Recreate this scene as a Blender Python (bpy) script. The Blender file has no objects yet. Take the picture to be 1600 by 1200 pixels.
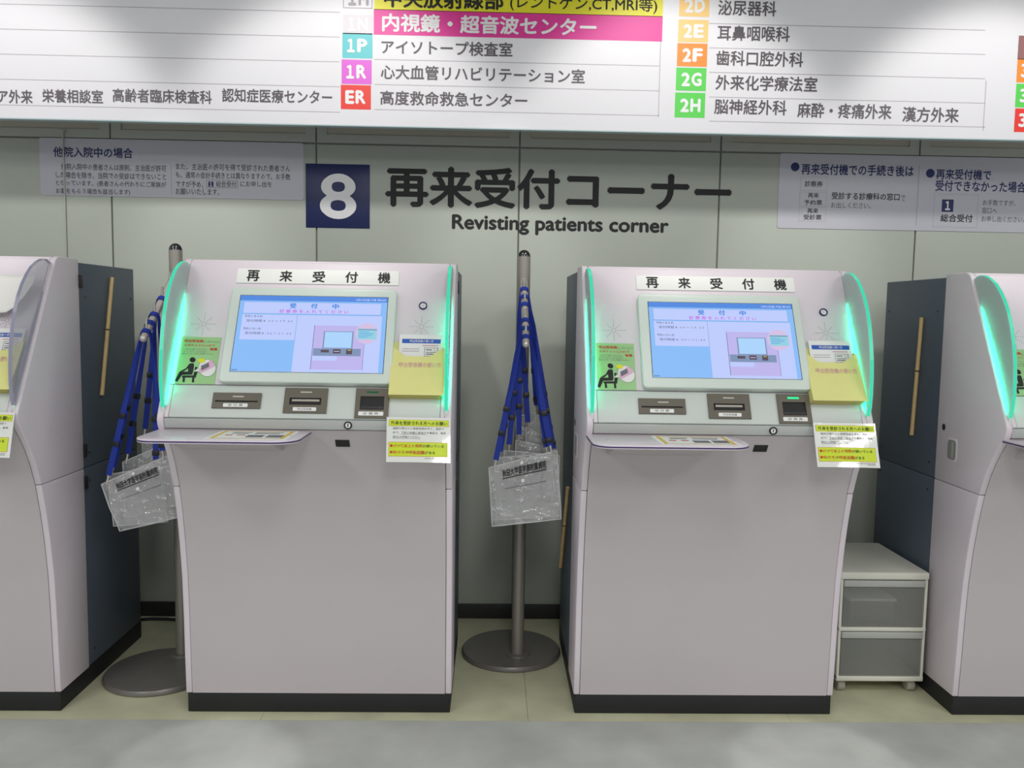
import bpy, bmesh, math, random
from mathutils import Vector, Matrix, noise
random.seed(7)

# ------------------------------------------------------------------ camera
F = 1300.0
PITCH, YAW, ROLL = .0845, .0247, .0161
CAM = Vector((0, -3.66, 1.3712))
_cy, _sy = math.cos(YAW), math.sin(YAW)
FWD = Vector((_sy * math.cos(PITCH), _cy * math.cos(PITCH), -math.sin(PITCH)))
_r = Vector((_cy, -_sy, 0)); _u = _r.cross(FWD)
RGT = _r * math.cos(ROLL) + _u * math.sin(ROLL)
UPV = -_r * math.sin(ROLL) + _u * math.cos(ROLL)
scene = bpy.context.scene
col = scene.collection
cd = bpy.data.cameras.new('camera'); cam = bpy.data.objects.new('camera', cd); col.objects.link(cam)
cd.sensor_fit = 'HORIZONTAL'; cd.sensor_width = 36; cd.lens = F * 36 / 1600
cd.clip_start = .05
m = Matrix.Identity(4)
for i in range(3):
    m[i][0] = RGT[i]; m[i][1] = UPV[i]; m[i][2] = -FWD[i]; m[i][3] = CAM[i]
cam.matrix_world = m
scene.camera = cam

# ------------------------------------------------------------------ light
world = bpy.data.worlds.new('world'); scene.world = world; world.use_nodes = True
bg = world.node_tree.nodes['Background']
bg.inputs[0].default_value = (.93, .97, 1.0, 1); bg.inputs[1].default_value = .42

def area(name, loc, target, sx, sy, power, color=(1, .97, .92)):
    l = bpy.data.lights.new(name, 'AREA'); l.shape = 'RECTANGLE'; l.size = sx; l.size_y = sy
    l.energy = power; l.color = color
    o = bpy.data.objects.new(name, l); col.objects.link(o); o.location = loc
    o.rotation_euler = (Vector(target) - Vector(loc)).to_track_quat('-Z', 'Y').to_euler()
    return o

def spot(name, loc, target, power, deg, blend, radius=.04, color=(1, .98, .95)):
    l = bpy.data.lights.new(name, 'SPOT'); l.energy = power; l.spot_size = math.radians(deg)
    l.spot_blend = blend; l.shadow_soft_size = radius; l.color = color
    o = bpy.data.objects.new(name, l); col.objects.link(o); o.location = loc
    o.rotation_euler = (Vector(target) - Vector(loc)).to_track_quat('-Z', 'Y').to_euler()
    return o

CEIL = 2.95
for _x in (-2.4, .25, 2.9):                       # two rows of ceiling panels in the hall
    for _y, _p in ((-3.1, 19), (-4.9, 33)):
        area('ceiling_panel_light', (_x, _y, CEIL - .03), (_x, _y, 0), .6, 1.2, _p, (1, .985, .98))
for _x in (-1.90, -.60, .69, 1.96):               # downlights washing the hanging sign
    spot('downlight', (_x, -1.42, CEIL - .06), (_x, -.35, 1.86), 40, 64, .45, .07)
for _x, _t in ((-.55, -.84), (1.25, 1.04)):       # unseen narrow spots, added to lay the pools on the floor
    spot('added_pool_spot', (_x, -3.3, CEIL - .06), (_t, -1.30, 0), 110, 9.6, .2, .03)

scene.view_settings.view_transform = 'Standard'; scene.view_settings.look = 'None'
scene.view_settings.exposure = 0; scene.view_settings.gamma = 1
scene.view_settings.use_curve_mapping = False

# ------------------------------------------------------------------ pixel helpers (1600x1200 photo)
def ray(x, y): return FWD + RGT * ((x - 800) / F) + UPV * ((600 - y) / F)
def unp(x, y, ax, v):
    d = ray(x, y); return CAM + d * ((v - CAM[ax]) / d[ax])

# ------------------------------------------------------------------ materials
def lin(c):
    return tuple(((v / 255) / 12.92 if v / 255 <= .04045 else ((v / 255 + .055) / 1.055) ** 2.4) for v in c)

def mat(name, rgb, rough=.5, metal=0, var=0, vscale=8, bump=0, bscale=120, spec=.5, coat=0):
    mt = bpy.data.materials.new(name); mt.use_nodes = True
    nt = mt.node_tree; b = nt.nodes['Principled BSDF']
    c = lin(rgb)
    b.inputs['Base Color'].default_value = (*c, 1); b.inputs['Roughness'].default_value = rough
    b.inputs['Metallic'].default_value = metal; b.inputs['Specular IOR Level'].default_value = spec
    b.inputs['Coat Weight'].default_value = coat
    tc = nt.nodes.new('ShaderNodeTexCoord')
    if var:
        n = nt.nodes.new('ShaderNodeTexNoise'); n.inputs['Scale'].default_value = vscale; n.inputs['Detail'].default_value = 5
        r = nt.nodes.new('ShaderNodeValToRGB')
        r.color_ramp.elements[0].position = .3; r.color_ramp.elements[1].position = .7
        r.color_ramp.elements[0].color = (*[max(0, v * (1 - var)) for v in c], 1)
        r.color_ramp.elements[1].color = (*[min(1, v * (1 + var)) for v in c], 1)
        nt.links.new(tc.outputs['Object'], n.inputs['Vector']); nt.links.new(n.outputs['Fac'], r.inputs['Fac'])
        nt.links.new(r.outputs['Color'], b.inputs['Base Color'])
    if bump:
        n = nt.nodes.new('ShaderNodeTexNoise'); n.inputs['Scale'].default_value = bscale; n.inputs['Detail'].default_value = 3
        bp = nt.nodes.new('ShaderNodeBump'); bp.inputs['Strength'].default_value = bump; bp.inputs['Distance'].default_value = .004
        nt.links.new(tc.outputs['Object'], n.inputs['Vector']); nt.links.new(n.outputs['Fac'], bp.inputs['Height'])
        nt.links.new(bp.outputs['Normal'], b.inputs['Normal'])
    return mt

def emis(name, rgb, strength=1.0, rough=.25):
    mt = mat(name, (10, 10, 12), rough, spec=.3)
    b = mt.node_tree.nodes['Principled BSDF']
    b.inputs['Emission Color'].default_value = (*lin(rgb), 1); b.inputs['Emission Strength'].default_value = strength
    return mt

def clear(name, rgb, transp, rough=.12, bump=0, bscale=40, transl=0, bdist=.004, gloss=0):
    """thin see-through plastic: transparent mixed with a glossy skin (and some translucency)"""
    mt = mat(name, rgb, rough, bump=bump, bscale=bscale)
    for n in mt.node_tree.nodes:
        if n.type == 'BUMP': n.inputs['Distance'].default_value = bdist
    nt = mt.node_tree; b = nt.nodes['Principled BSDF']; out = nt.nodes['Material Output']
    skin = b.outputs[0]
    if transl:
        t = nt.nodes.new('ShaderNodeBsdfTranslucent'); t.inputs[0].default_value = (*lin(rgb), 1)
        mx = nt.nodes.new('ShaderNodeMixShader'); mx.inputs[0].default_value = transl
        nt.links.new(b.outputs[0], mx.inputs[1]); nt.links.new(t.outputs[0], mx.inputs[2]); skin = mx.outputs[0]
    if gloss:
        g = nt.nodes.new('ShaderNodeBsdfGlossy'); g.inputs['Roughness'].default_value = .12
        mx = nt.nodes.new('ShaderNodeMixShader'); mx.inputs[0].default_value = gloss
        for n in nt.nodes:
            if n.type == 'BUMP': nt.links.new(n.outputs['Normal'], g.inputs['Normal'])
        nt.links.new(skin, mx.inputs[1]); nt.links.new(g.outputs[0], mx.inputs[2]); skin = mx.outputs[0]
    tr = nt.nodes.new('ShaderNodeBsdfTransparent'); mx = nt.nodes.new('ShaderNodeMixShader')
    mx.inputs[0].default_value = transp
    nt.links.new(skin, mx.inputs[1]); nt.links.new(tr.outputs[0], mx.inputs[2]); nt.links.new(mx.outputs[0], out.inputs[0])
    return mt

MINT = (30, 255, 192)
M = dict(
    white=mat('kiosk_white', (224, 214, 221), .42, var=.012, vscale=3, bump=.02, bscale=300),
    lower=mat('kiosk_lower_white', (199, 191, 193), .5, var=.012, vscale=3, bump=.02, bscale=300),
    console=mat('console_grey', (205, 212, 206), .4, var=.012, vscale=4),
    nose=mat('console_lip_grey', (188, 191, 188), .14),
    blue=mat('cabinet_slate', (87, 98, 110), .5, var=.03, vscale=12, bump=.05, bscale=400),
    blueedge=mat('cabinet_edge', (120, 126, 128), .5),
    black=mat('plinth_black', (30, 31, 32), .6, var=.08, vscale=20),
    dark=mat('slot_black', (14, 13, 13), .4),
    recess=mat('recess_grey', (140, 142, 136), .4), hinge=mat('hinge_black', (40, 40, 42), .5),
    olive=mat('slot_bezel_olive', (104, 98, 86), .45),
    bezel=mat('bezel_white', (214, 226, 217), .35),
    plate=mat('plate_white', (240, 240, 236), .5),
    paper=mat('paper_white', (240, 240, 238), .7),
    sheet=mat('shape_white', (250, 248, 242), .75),
    ink=mat('ink_black', (20, 20, 22), .6), grey=mat('ink_grey', (88, 86, 90), .6),
    signink=mat('ink_sign_grey', (92, 86, 92), .5),
    navy=mat('ink_navy', (24, 38, 96), .5), midnight=mat('tile_navy', (18, 32, 88), .4),
    orange=mat('ink_orange', (206, 92, 40), .6), red=mat('ink_red', (205, 45, 25), .6),
    pinkink=mat('ink_pink', (216, 160, 168), .6),
    green=mat('poster_green', (160, 206, 142), .55, var=.02, vscale=30), lime=mat('notice_lime', (205, 226, 20), .4),
    yellow=mat('pocket_yellow', (232, 229, 148), .6, var=.02, vscale=20), yellowedge=mat('pocket_edge', (196, 184, 104), .6),
    cardyellow=mat('card_yellow', (235, 190, 60), .5), bubble=mat('bubble_white', (238, 232, 234), .5),
    devpink=mat('device_pink', (226, 178, 206), .5), devgrey=mat('device_grey', (110, 108, 118), .5),
    spark=mat('spark_yellow', (232, 226, 20), .5), blueink=mat('ink_blue', (40, 92, 190), .5),
    lam=mat('laminated_white', (236, 238, 232), .10, bump=.12, bscale=45, coat=1),
    purple=mat('tray_stripe', (62, 46, 104), .4), tray=mat('tray_white', (226, 216, 224), .35),
    wall=mat('wall_panel', (183, 189, 178), .55, var=.012, vscale=2, bump=.02, bscale=200),
    joint=mat('wall_joint', (138, 140, 132), .8), frame=mat('transom_frame', (180, 184, 174), .5),
    pane=mat('transom_pane', (186, 182, 168), .22),
    base=mat('skirting_black', (44, 44, 44), .5),
    floor=mat('floor_vinyl', (202, 201, 170), .45, var=.10, vscale=7, bump=.02),
    hall=mat('floor_hall', (186, 189, 184), .5, var=.13, vscale=4.5, bump=.03),
    ceil=mat('ceiling_white', (225, 225, 222), .9),
    steel=mat('satin_steel', (158, 153, 144), .38, metal=.35), chrome=mat('polished_steel', (214, 208, 202), .22, metal=.6),
    castiron=mat('stand_base_grey', (124, 121, 116), .36, metal=.25, var=.05, vscale=14),
    cap=mat('cap_black', (16, 17, 19), .08, coat=1),
    strap=mat('strap_blue', (12, 46, 152), .65, bump=.3, bscale=700), buckle=mat('buckle_black', (16, 18, 30), .4),
    pouch=clear('pouch_vinyl', (222, 222, 222), .70, .13, bump=1.0, bscale=30, bdist=.02, gloss=.35),
    pouchrim=clear('pouch_seam', (232, 232, 232), .42, .15, bump=.6, bscale=60),
    fin=clear('fin_frosted', (226, 232, 231), .02, .3, transl=.5),
    finclear=clear('fin_clear', (214, 212, 222), .76, .12),
    finedge=mat('fin_edge_smoky', (150, 150, 172), .2),
    led=emis('led_mint', MINT, 26.0), ledge=emis('edge_mint', (64, 236, 190), .85),
    ledon=emis('indicator_green', (40, 255, 150), 1.3), ledoff=mat('indicator_grey', (190, 188, 180), .4),
    leddim=emis('indicator_dim', (30, 120, 80), .5),
    bamboo=mat('bamboo', (222, 190, 134), .5, var=.08, vscale=30), node_=mat('bamboo_node', (84, 66, 44), .6),
    plastic=mat('drawer_white', (226, 226, 212), .4), drawer=clear('drawer_smoky', (160, 162, 155), .6, .3, bump=.1),
    rail=clear('drawer_rail', (200, 202, 196), .2, .4), caster=mat('caster_grey', (176, 172, 160), .5),
    signboard=mat('sign_board', (240, 238, 242), .45), signline=mat('sign_rule', (176, 168, 176), .5),
    signedge=mat('sign_edge', (176, 196, 198), .3),
    notice=mat('notice_panel', (196, 196, 204), .4), whiteink=mat('ink_white', (240, 240, 240), .5),
    s_bg=emis('screen_blue', (138, 188, 246)), s_bar=emis('screen_bar', (84, 138, 222)), s_lav=emis('screen_lavender', (190, 204, 252)),
    s_lav2=emis('screen_lilac', (190, 182, 236)), s_txt=emis('screen_text_blue', (74, 136, 222)), s_pink=emis('screen_text_pink', (200, 92, 226)),
    s_dark=emis('screen_text_dark', (64, 68, 100)), s_grey=emis('screen_grey', (128, 148, 182)), s_pale=emis('screen_pale', (172, 212, 252)),
    s_rose=emis('screen_rose', (212, 192, 226)), s_teal=emis('screen_teal', (146, 208, 226)), s_brown=emis('screen_brown', (92, 78, 92)),
    s_white=emis('screen_white', (220, 228, 255)), s_line=emis('screen_rule', (112, 168, 228)),
)
def colour(name, rgb): M[name] = mat(name, rgb, .45)
for nm, c in dict(t_yellow=(232, 224, 20), t_magenta=(226, 40, 150), t_cyan=(92, 200, 206), t_pink=(224, 96, 214), t_red=(236, 56, 44),
                  t_glare_pale=(222, 216, 222), t_glare_orange=(252, 206, 128), t_orange=(250, 146, 52), t_green=(92, 214, 84), t_brown=(150, 104, 104)).items():
    colour(nm, c)

# ------------------------------------------------------------------ mesh helpers
ORG = Vector((0, 0, 0))

class MB:
    def __init__(s): s.v = []; s.f = []; s.sm = False
    def add(s, vs, fs):
        n = len(s.v); s.v += [tuple(p) for p in vs]; s.f += [tuple(i + n for i in f) for f in fs]; return s
    def hexa(s, p):          # 8 points: bottom 4 ccw, top 4
        return s.add(p, [(3, 2, 1, 0), (4, 5, 6, 7), (0, 1, 5, 4), (1, 2, 6, 5), (2, 3, 7, 6), (3, 0, 4, 7)])
    def box(s, x0, x1, y0, y1, z0, z1):
        return s.hexa([(x0, y0, z0), (x1, y0, z0), (x1, y1, z0), (x0, y1, z0), (x0, y0, z1), (x1, y0, z1), (x1, y1, z1), (x0, y1, z1)])
    def prism(s, pts, fn, a, b):   # polygon extruded: fn(p, t)
        n = len(pts)
        vs = [fn(p, a) for p in pts] + [fn(p, b) for p in pts]
        return s.add(vs, [tuple(range(n))[::-1], tuple(range(n, 2 * n))] + [(i, (i + 1) % n, n + (i + 1) % n, n + i) for i in range(n)])
    def flat(s, vs): return s.add(vs, [tuple(range(len(vs)))])
    def tube(s, path, r, n=10, cap=True):
        path = [Vector(p) for p in path]; rings = []
        rr = r if isinstance(r, (list, tuple)) else [r] * len(path)
        for i, p in enumerate(path):
            d = (path[min(i + 1, len(path) - 1)] - path[max(i - 1, 0)]).normalized()
            a = d.orthogonal().normalized() if i == 0 else (a - d * a.dot(d)).normalized()
            b = d.cross(a)
            rings.append([p + (a * math.cos(2 * math.pi * k / n) + b * math.sin(2 * math.pi * k / n)) * rr[i] for k in range(n)])
        vs = [q for g in rings for q in g]; fs = []
        for i in range(len(path) - 1):
            for k in range(n):
                fs.append((i * n + k, i * n + (k + 1) % n, (i + 1) * n + (k + 1) % n, (i + 1) * n + k))
        if cap: fs += [tuple(range(n))[::-1], tuple(range((len(path) - 1) * n, len(path) * n))]
        s.sm = True
        return s.add(vs, fs)
    def lathe(s, prof, c, n=40):   # prof: (r, z)
        vs = []; fs = []
        for r, z in prof:
            for k in range(n):
                a = 2 * math.pi * k / n; vs.append((c[0] + r * math.cos(a), c[1] + r * math.sin(a), c[2] + z))
        for i in range(len(prof) - 1):
            for k in range(n): fs.append((i * n + k, i * n + (k + 1) % n, (i + 1) * n + (k + 1) % n, (i + 1) * n + k))
        fs += [tuple(range(n))[::-1], tuple(range((len(prof) - 1) * n, len(prof) * n))]
        s.sm = True
        return s.add(vs, fs)
    def disc(s, fr, u, v, ru, rv, lift, n=20):
        return s.flat([fr(u + ru * math.cos(2 * math.pi * k / n), v + rv * math.sin(2 * math.pi * k / n), lift) for k in range(n)])
    def ring(s, fr, u, v, r0, r1, l0, l1, n=24):
        vs = []
        for r, l in ((r0, l0), (r0, l1), (r1, l1), (r1, l0)):
            vs += [fr(u + r * math.cos(2 * math.pi * k / n), v + r * math.sin(2 * math.pi * k / n), l) for k in range(n)]
        return s.add(vs, [(j * n + k, j * n + (k + 1) % n, (j + 1) % 4 * n + (k + 1) % n, (j + 1) % 4 * n + k) for j in range(4) for k in range(n)])
    def build(s, name, mt, parent=None, bevel=0, seg=2, smooth=None):
        me = bpy.data.meshes.new(name)
        me.from_pydata([tuple(Vector(p) - ORG) for p in s.v], [], s.f)
        bm = bmesh.new(); bm.from_mesh(me); bmesh.ops.recalc_face_normals(bm, faces=bm.faces); bm.to_mesh(me); bm.free()
        me.materials.append(M[mt] if isinstance(mt, str) else mt)
        o = bpy.data.objects.new(name, me); col.objects.link(o)
        if parent is not None: o.parent = parent
        else: o.location = ORG
        if bevel:
            md = o.modifiers.new('bevel', 'BEVEL'); md.width = bevel; md.segments = seg; md.limit_method = 'ANGLE'; md.angle_limit = .6
        if smooth or (smooth is None and (s.sm or bevel)):
            me.shade_smooth()
            if not bevel: me.set_sharp_from_angle(angle=.7)
        return o

def at(x, y, z):
    global ORG
    ORG = Vector((x, y, z))

def thing(name, label, cat, group=None):
    o = bpy.data.objects.new(name, None); col.objects.link(o); o.location = ORG; o.empty_display_size = .1
    return tag(o, label, cat, group)
def tag(o, label=None, cat=None, group=None, kind=None):
    for k, v in (('label', label), ('category', cat), ('group', group), ('kind', kind)):
        if v: o[k] = v
    return o
def copy_tree(o, dx, parent=None):
    c = o.copy(); col.objects.link(c); c.parent = parent
    if parent is None: c.location.x += dx
    for ch in [q for q in o.children]: copy_tree(ch, dx, c)
    return c

# lettering: glyph outlines turned into flat mesh, fitted to a box (u0..u1, v0..v1) of a surface frame
_tc = bpy.data.curves.new('glyphs', 'FONT'); _to = bpy.data.objects.new('glyphs', _tc); col.objects.link(_to)
_cache = {}
def glyphs(body, bold, res):
    k = (body, bold, res)
    if k not in _cache:
        _tc.body = body; _tc.offset = bold; _tc.resolution_u = res; _tc.fill_mode = 'FRONT'
        bpy.context.view_layer.update()
        dg = bpy.context.evaluated_depsgraph_get()
        me = bpy.data.meshes.new_from_object(_to.evaluated_get(dg))
        vs = [(v.co.x, v.co.y) for v in me.vertices]; fs = [tuple(p.vertices) for p in me.polygons]
        bpy.data.meshes.remove(me); _cache[k] = (vs, fs)
    return _cache[k]
def put(mb, body, fr, u0, u1, v0, v1, lift, bold=0, res=2):
    vs, fs = glyphs(body, 0, res)
    if bold:                       # heavier strokes: the outline repeated with small shifts
        n = len(vs); off = ((bold, 0), (-bold, 0), (0, bold), (0, -bold))
        vs, fs = [(x + a, y + b) for a, b in off for x, y in vs], [tuple(i + k * n for i in f) for k in range(4) for f in fs]
    xs = [p[0] for p in vs]; ys = [p[1] for p in vs]
    x0, x1, y0, y1 = min(xs), max(xs), min(ys), max(ys); q = len(vs) // 4 if bold else len(vs)
    return mb.add([fr(u0 + (x - x0) / (x1 - x0) * (u1 - u0), v1 - (y - y0) / (y1 - y0) * (v1 - v0), lift + .00012 * (i // q)) for i, (x, y) in enumerate(vs)], fs)
def text(body, fr, u0, u1, v0, v1, lift, mt, parent, bold=0, res=2, name='lettering'):
    return put(MB(), body, fr, u0, u1, v0, v1, lift, bold, res).build(name, mt, parent, smooth=False)
def rect(mb, fr, u0, u1, v0, v1, lift):
    return mb.flat([fr(u0, v0, lift), fr(u1, v0, lift), fr(u1, v1, lift), fr(u0, v1, lift)])
def slab(mb, fr, u0, u1, v0, v1, l0, l1):
    return mb.hexa([fr(u0, v0, l0), fr(u1, v0, l0), fr(u1, v1, l0), fr(u0, v1, l0), fr(u0, v0, l1), fr(u1, v0, l1), fr(u1, v1, l1), fr(u0, v1, l1)])
def frame_mesh(mb, fr, u0, u1, v0, v1, t, lift, l0=None):
    for a, b, c, d in ((u0, u1, v0, v0 + t), (u0, u1, v1 - t, v1), (u0, u0 + t, v0 + t, v1 - t), (u1 - t, u1, v0 + t, v1 - t)):
        if l0 is None: rect(mb, fr, a, b, c, d, lift)
        else: slab(mb, fr, a, b, c, d, l0, lift)
    return mb
def roundrect(u0, u1, v0, v1, r, n=5):
    pts = []
    for cu, cv, a0 in ((u1 - r, v0 + r, -90), (u1 - r, v1 - r, 0), (u0 + r, v1 - r, 90), (u0 + r, v0 + r, 180)):
        for k in range(n + 1):
            a = math.radians(a0 + 90 * k / n); pts.append((cu + r * math.cos(a), cv + r * math.sin(a)))
    return pts

# ================================================================== the room
XL, XR = -3.6, 3.8
at(0, 0, 0)
wall = tag(MB().box(XL, XR, .006, .16, -.02, CEIL).build('wall_back', 'joint'), kind='structure')
JX = [-1.637 + .8722 * k for k in range(-2, 7)]
SEAM = 2.084
for i in range(len(JX) - 1):
    a, b = max(JX[i], XL) + .0035, min(JX[i + 1], XR) - .0035
    MB().box(a, b, -.004, .01, .0, SEAM - .0035).build('wall_panel', 'wall', wall, .0015)
    z0, z1 = SEAM + .0035, CEIL
    f = MB()
    f.box(a, b, -.004, .01, z0, z0 + .036).box(a, b, -.004, .01, z1 - .05, z1)
    f.box(a, a + .042, -.004, .01, z0 + .036, z1 - .05).box(b - .042, b, -.004, .01, z0 + .036, z1 - .05)
    p = f.build('transom_frame', 'frame', wall)
    MB().box(a + .042, b - .042, .0035, .008, z0 + .036, z1 - .05).build('pane', 'pane', p)
tag(MB().box(XL, XR, -.014, -.003, 0, .066).build('baseboard_back', 'base', None, .002), kind='structure')
FE = -.957
fl = tag(MB().box(XL, XR, FE - .01, .1, -.06, -.004).build('floor', 'joint'), kind='structure')
for i in range(9):
    x0 = -3.43 + .9 * i - .03
    MB().box(max(x0, XL) + .0006, min(x0 + .9, XR) - .0006, FE, .005, -.004, 0).build('floor_tile', 'floor', fl)
tag(MB().box(XL, XR, -6.4, FE - .0015, -.06, 0).build('floor_hall', 'hall'), kind='structure')
tag(MB().box(XL, XR, -6.4, .16, CEIL, CEIL + .05).build('ceiling', 'ceil'), kind='structure')

# ------------------------------------------------------------------ writing on the wall
def wfr(yp):
    return lambda u, v, l: Vector((u, yp - l, -v))
def pxbox(x0, yc0, x1, yc1, h, yp):
    """photo box (left x, its centre y, right x, its centre y, height) -> u0,u1,v0,v1 on the plane Y = yp"""
    a = unp(x0, yc0, 1, yp); b = unp(x1, yc1, 1, yp); c = unp((x0 + x1) / 2, (yc0 + yc1) / 2, 1, yp)
    hh = h * (c - CAM).dot(FWD) / F / 2
    zc = (a.z + b.z) / 2 * .5 + c.z * .5
    return a.x, b.x, -zc - hh, -zc + hh
def ptext(body, box, yp, lift, mt, parent, bold=0, res=2):
    return text(body, wfr(yp), *pxbox(*box, yp), lift, mt, parent, bold, res)
WY = -.004
W_ = wfr(WY)
at(-.673, WY, 1.86)
o = thing('number_plate', 'navy square plate with a big white number 8 on the wall', 'sign')
slab(MB(), W_, -.81, -.536, -1.998, -1.727, 0, .003).build('plate', 'midnight', o, .001)
ptext('8', (500, 307, 557, 307, 70), WY, .0036, 'whiteink', o, .02, 6)
at(.3, WY, 1.86)
o = thing('wall_lettering', 'large black Japanese and English corner title lettering on the grey wall', 'lettering')
ptext('再来受付コーナー', (602, 292, 1143, 300, 63), WY, .0006, 'ink', o, .030, 4)
ptext('Revisting patients corner', (706, 351, 1045, 355, 30), WY, .0006, 'ink', o, .032, 4)

def wall_notice(name, label, x0, x1, zt, zb):
    o = thing(name, label, 'notice')
    MB().prism(roundrect(x0, x1, -zt, -zb, .01), lambda p, t: W_(p[0], p[1], t), 0, .003).build('panel', 'notice', o)
    return o
at(-1.375, WY, 1.838)
o = wall_notice('wall_notice', 'pale grey notice in two columns of text, left of the navy number plate', -1.935, -.818, 2.083, 1.843)
LN = .0036
ptext('他院入院中の場合', (84, 239, 208, 238, 16), WY, LN, 'navy', o, .02)
for t, b in (('他院入院中の患者さんは原則、主治医が許可', (96, 262, 260, 262, 10)), ('した場合を除き、当院での受診はできないこと', (88, 275, 260, 275, 10)),
             ('となっています。(患者さんの代わりにご家族が', (88, 288, 260, 288, 10)), ('お薬をもらう場合も該当します)', (88, 300, 204, 300, 10)),
             ('また、主治医の許可を得て受診された患者さん', (275, 262, 454, 262, 10)), ('も、通常の会計手続きとは異なりますので、お手数', (275, 275, 454, 275, 10)),
             ('ですが予め、', (275, 288, 318, 288, 10)), ('総合受付', (338, 288, 370, 288, 9)), ('にお申し出を', (376, 288, 425, 288, 9)),
             ('お願いいたします。', (275, 300, 343, 300, 10))):
    ptext(t, b, WY, LN, 'grey', o, .008, 1)
rect(MB(), W_, *pxbox(326, 288, 334, 288, 8, WY), LN).build('number_tile', 'navy', o)
ptext('１', (328.4, 288, 331.8, 288, 6), WY, LN + .0004, 'whiteink', o, .02, 1)
frame_mesh(MB(), W_, *pxbox(323, 288, 372, 288, 12, WY), .0012, LN).build('box_rule', 'grey', o)
rect(MB(), W_, *pxbox(267.6, 281, 268.4, 281, 46, WY), LN).build('divider', 'signline', o)

at(1.85, WY, 1.73)
o = wall_notice('wall_notice', 'pale grey notice with round navy bullets and boxed ticket names, right of the black title', 1.238, 2.46, 2.083, 1.762)
W2 = []
for bx, by in ((1242, 261), (1453, 271)):
    c = unp(bx, by, 1, WY); MB().disc(W_, c.x, -c.z, .019, .019, LN).build('bullet', 'navy', o)
for t, b, mt, bd in (('再来受付機での手続き後は', (1252, 262, 1427, 270, 17), 'navy', .02), ('再来受付機で', (1462, 272, 1548, 274, 16), 'navy', .02),
                 ('受付できなかった場合', (1461, 289, 1602, 294, 17), 'navy', .02), ('診察券', (1257, 287, 1285, 288, 9), 'ink', .01),
                 ('再来', (1262, 305, 1279, 306, 8), 'ink', .01), ('予約票', (1256, 316, 1284, 317, 8), 'ink', .01),
                 ('再来', (1261, 329, 1278, 330, 8), 'ink', .01), ('受診票', (1255, 339, 1283, 340, 8), 'ink', .01),
                 ('受診する診療科の窓口', (1299, 305, 1405, 309, 11), 'ink', .014), ('で', (1407, 310, 1414, 310, 9), 'grey', 0),
                 ('お出しください。', (1298, 320, 1360, 322, 9), 'grey', 0), ('総合受付', (1469, 340, 1519, 342, 12), 'ink', .014),
                 ('お手数ですが、', (1535, 316, 1586, 318, 9), 'grey', 0), ('窓口へ', (1534, 329, 1557, 329, 9), 'grey', 0), ('お申し出ください。', (1533, 341, 1600, 344, 9), 'grey', 0)):
    ptext(t, b, WY, LN, mt, o, bd, 2)
rect(MB(), W_, *pxbox(1471, 321, 1489, 322, 19, WY), LN).build('number_tile', 'navy', o)
ptext('１', (1476, 321.5, 1484, 321.5, 14), WY, LN + .0004, 'whiteink', o, .04)
for b in ((1250, 287, 1292, 288, 21), (1249, 311, 1291, 312, 22), (1248, 334, 1290, 336, 22), (1458, 328, 1527, 331, 51)):
    frame_mesh(MB(), W_, *pxbox(*b, WY), .0012, LN).build('box_rule', 'signline', o)
rect(MB(), W_, *pxbox(1433, 306, 1434, 306, 92, WY), LN).build('divider', 'signline', o)

at(-1.832, -.012, 1.5)
o = thing('cable_raceway', 'thin pale cable run down the wall in front of the two column notice', 'cable')
MB().box(-1.836, -1.829, -.0125, -.0070, .07, 2.112).build('duct', 'wall', o, .002)
MB().box(-1.844, -1.821, -.0135, -.0070, 2.108, 2.116).build('end_cap', 'frame', o, .002)

# ------------------------------------------------------------------ hanging directory sign
SY = -.35
Sf = wfr(SY)
at(.1, SY + .015, 2.084)
sg = thing('directory_sign', 'long white hospital directory board hanging above the machines, with coloured floor codes', 'sign')
SB = 2.084
MB().box(-2.5, 2.7, SY, SY + .03, SB + .004, CEIL).build('board', 'signboard', sg, .001)
MB().box(-2.5, 2.7, SY - .001, SY + .031, SB, SB + .004).build('bottom_edge', 'signedge', sg)
def tile(box, mt, nm='code_tile'): return rect(MB(), Sf, *pxbox(*box, SY), .0006).build(nm, mt, sg)
def stext(t, box, mt='signink', bold=.017, lift=.0012, res=3): return ptext(t, box, SY, lift, mt, sg, bold, res)
def code(t, x0, yc, x1, mt='whiteink', h=21):
    mb = MB()
    for ch, a, b in ((t[0], 0, .44 if t[0] != '１' else .40), (t[1], .50, 1.0)):
        put(mb, ch, Sf, *pxbox(x0 + (x1 - x0) * a, yc + .2, x0 + (x1 - x0) * b, yc + .4, h, SY), .0012, .045, 3)
    mb.build('lettering', mt, sg)
def rule(x0, y0, x1, y1): rect(MB(), Sf, *pxbox(x0, y0, x1, y1, 1.0, SY), .0004).build('rule', 'signline', sg)
# centre column
tile((585, -6, 1036, 3, 43), 't_yellow', 'colour_band'); tile((584, 34.5, 1035, 45, 38.5), 't_magenta', 'colour_band')
frame_mesh(MB(), Sf, *pxbox(536, -9, 582, -8, 42, SY), .003, .0006).build('code_tile', 'signline', sg)
code('１M', 544, -3, 576, 'signline', 22)
for yc, h, mt, cd_, in ((38, 29, 't_glare_pale', '１N'), (71, 38, 't_cyan', '１P'), (112, 37, 't_pink', '１R'), (151.5, 37, 't_red', 'ER')):  # pale tile: downlight glare that washes it out is put into its colour
    d = (71 - yc) * .03
    tile((535 + d, yc, 582 + d, yc + 1, h), mt)
    code(cd_, 542 + d, yc, 574 + d)
stext('中央放射線部', (600, -3, 787, 0, 30), 'ink', .03); stext('(レントゲン,CT,MRI等)', (797, 5, 1027, 9, 24), 'ink', .012)
stext('内視鏡・超音波センター', (597, 35, 932, 43, 28), 'whiteink', .03)
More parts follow.
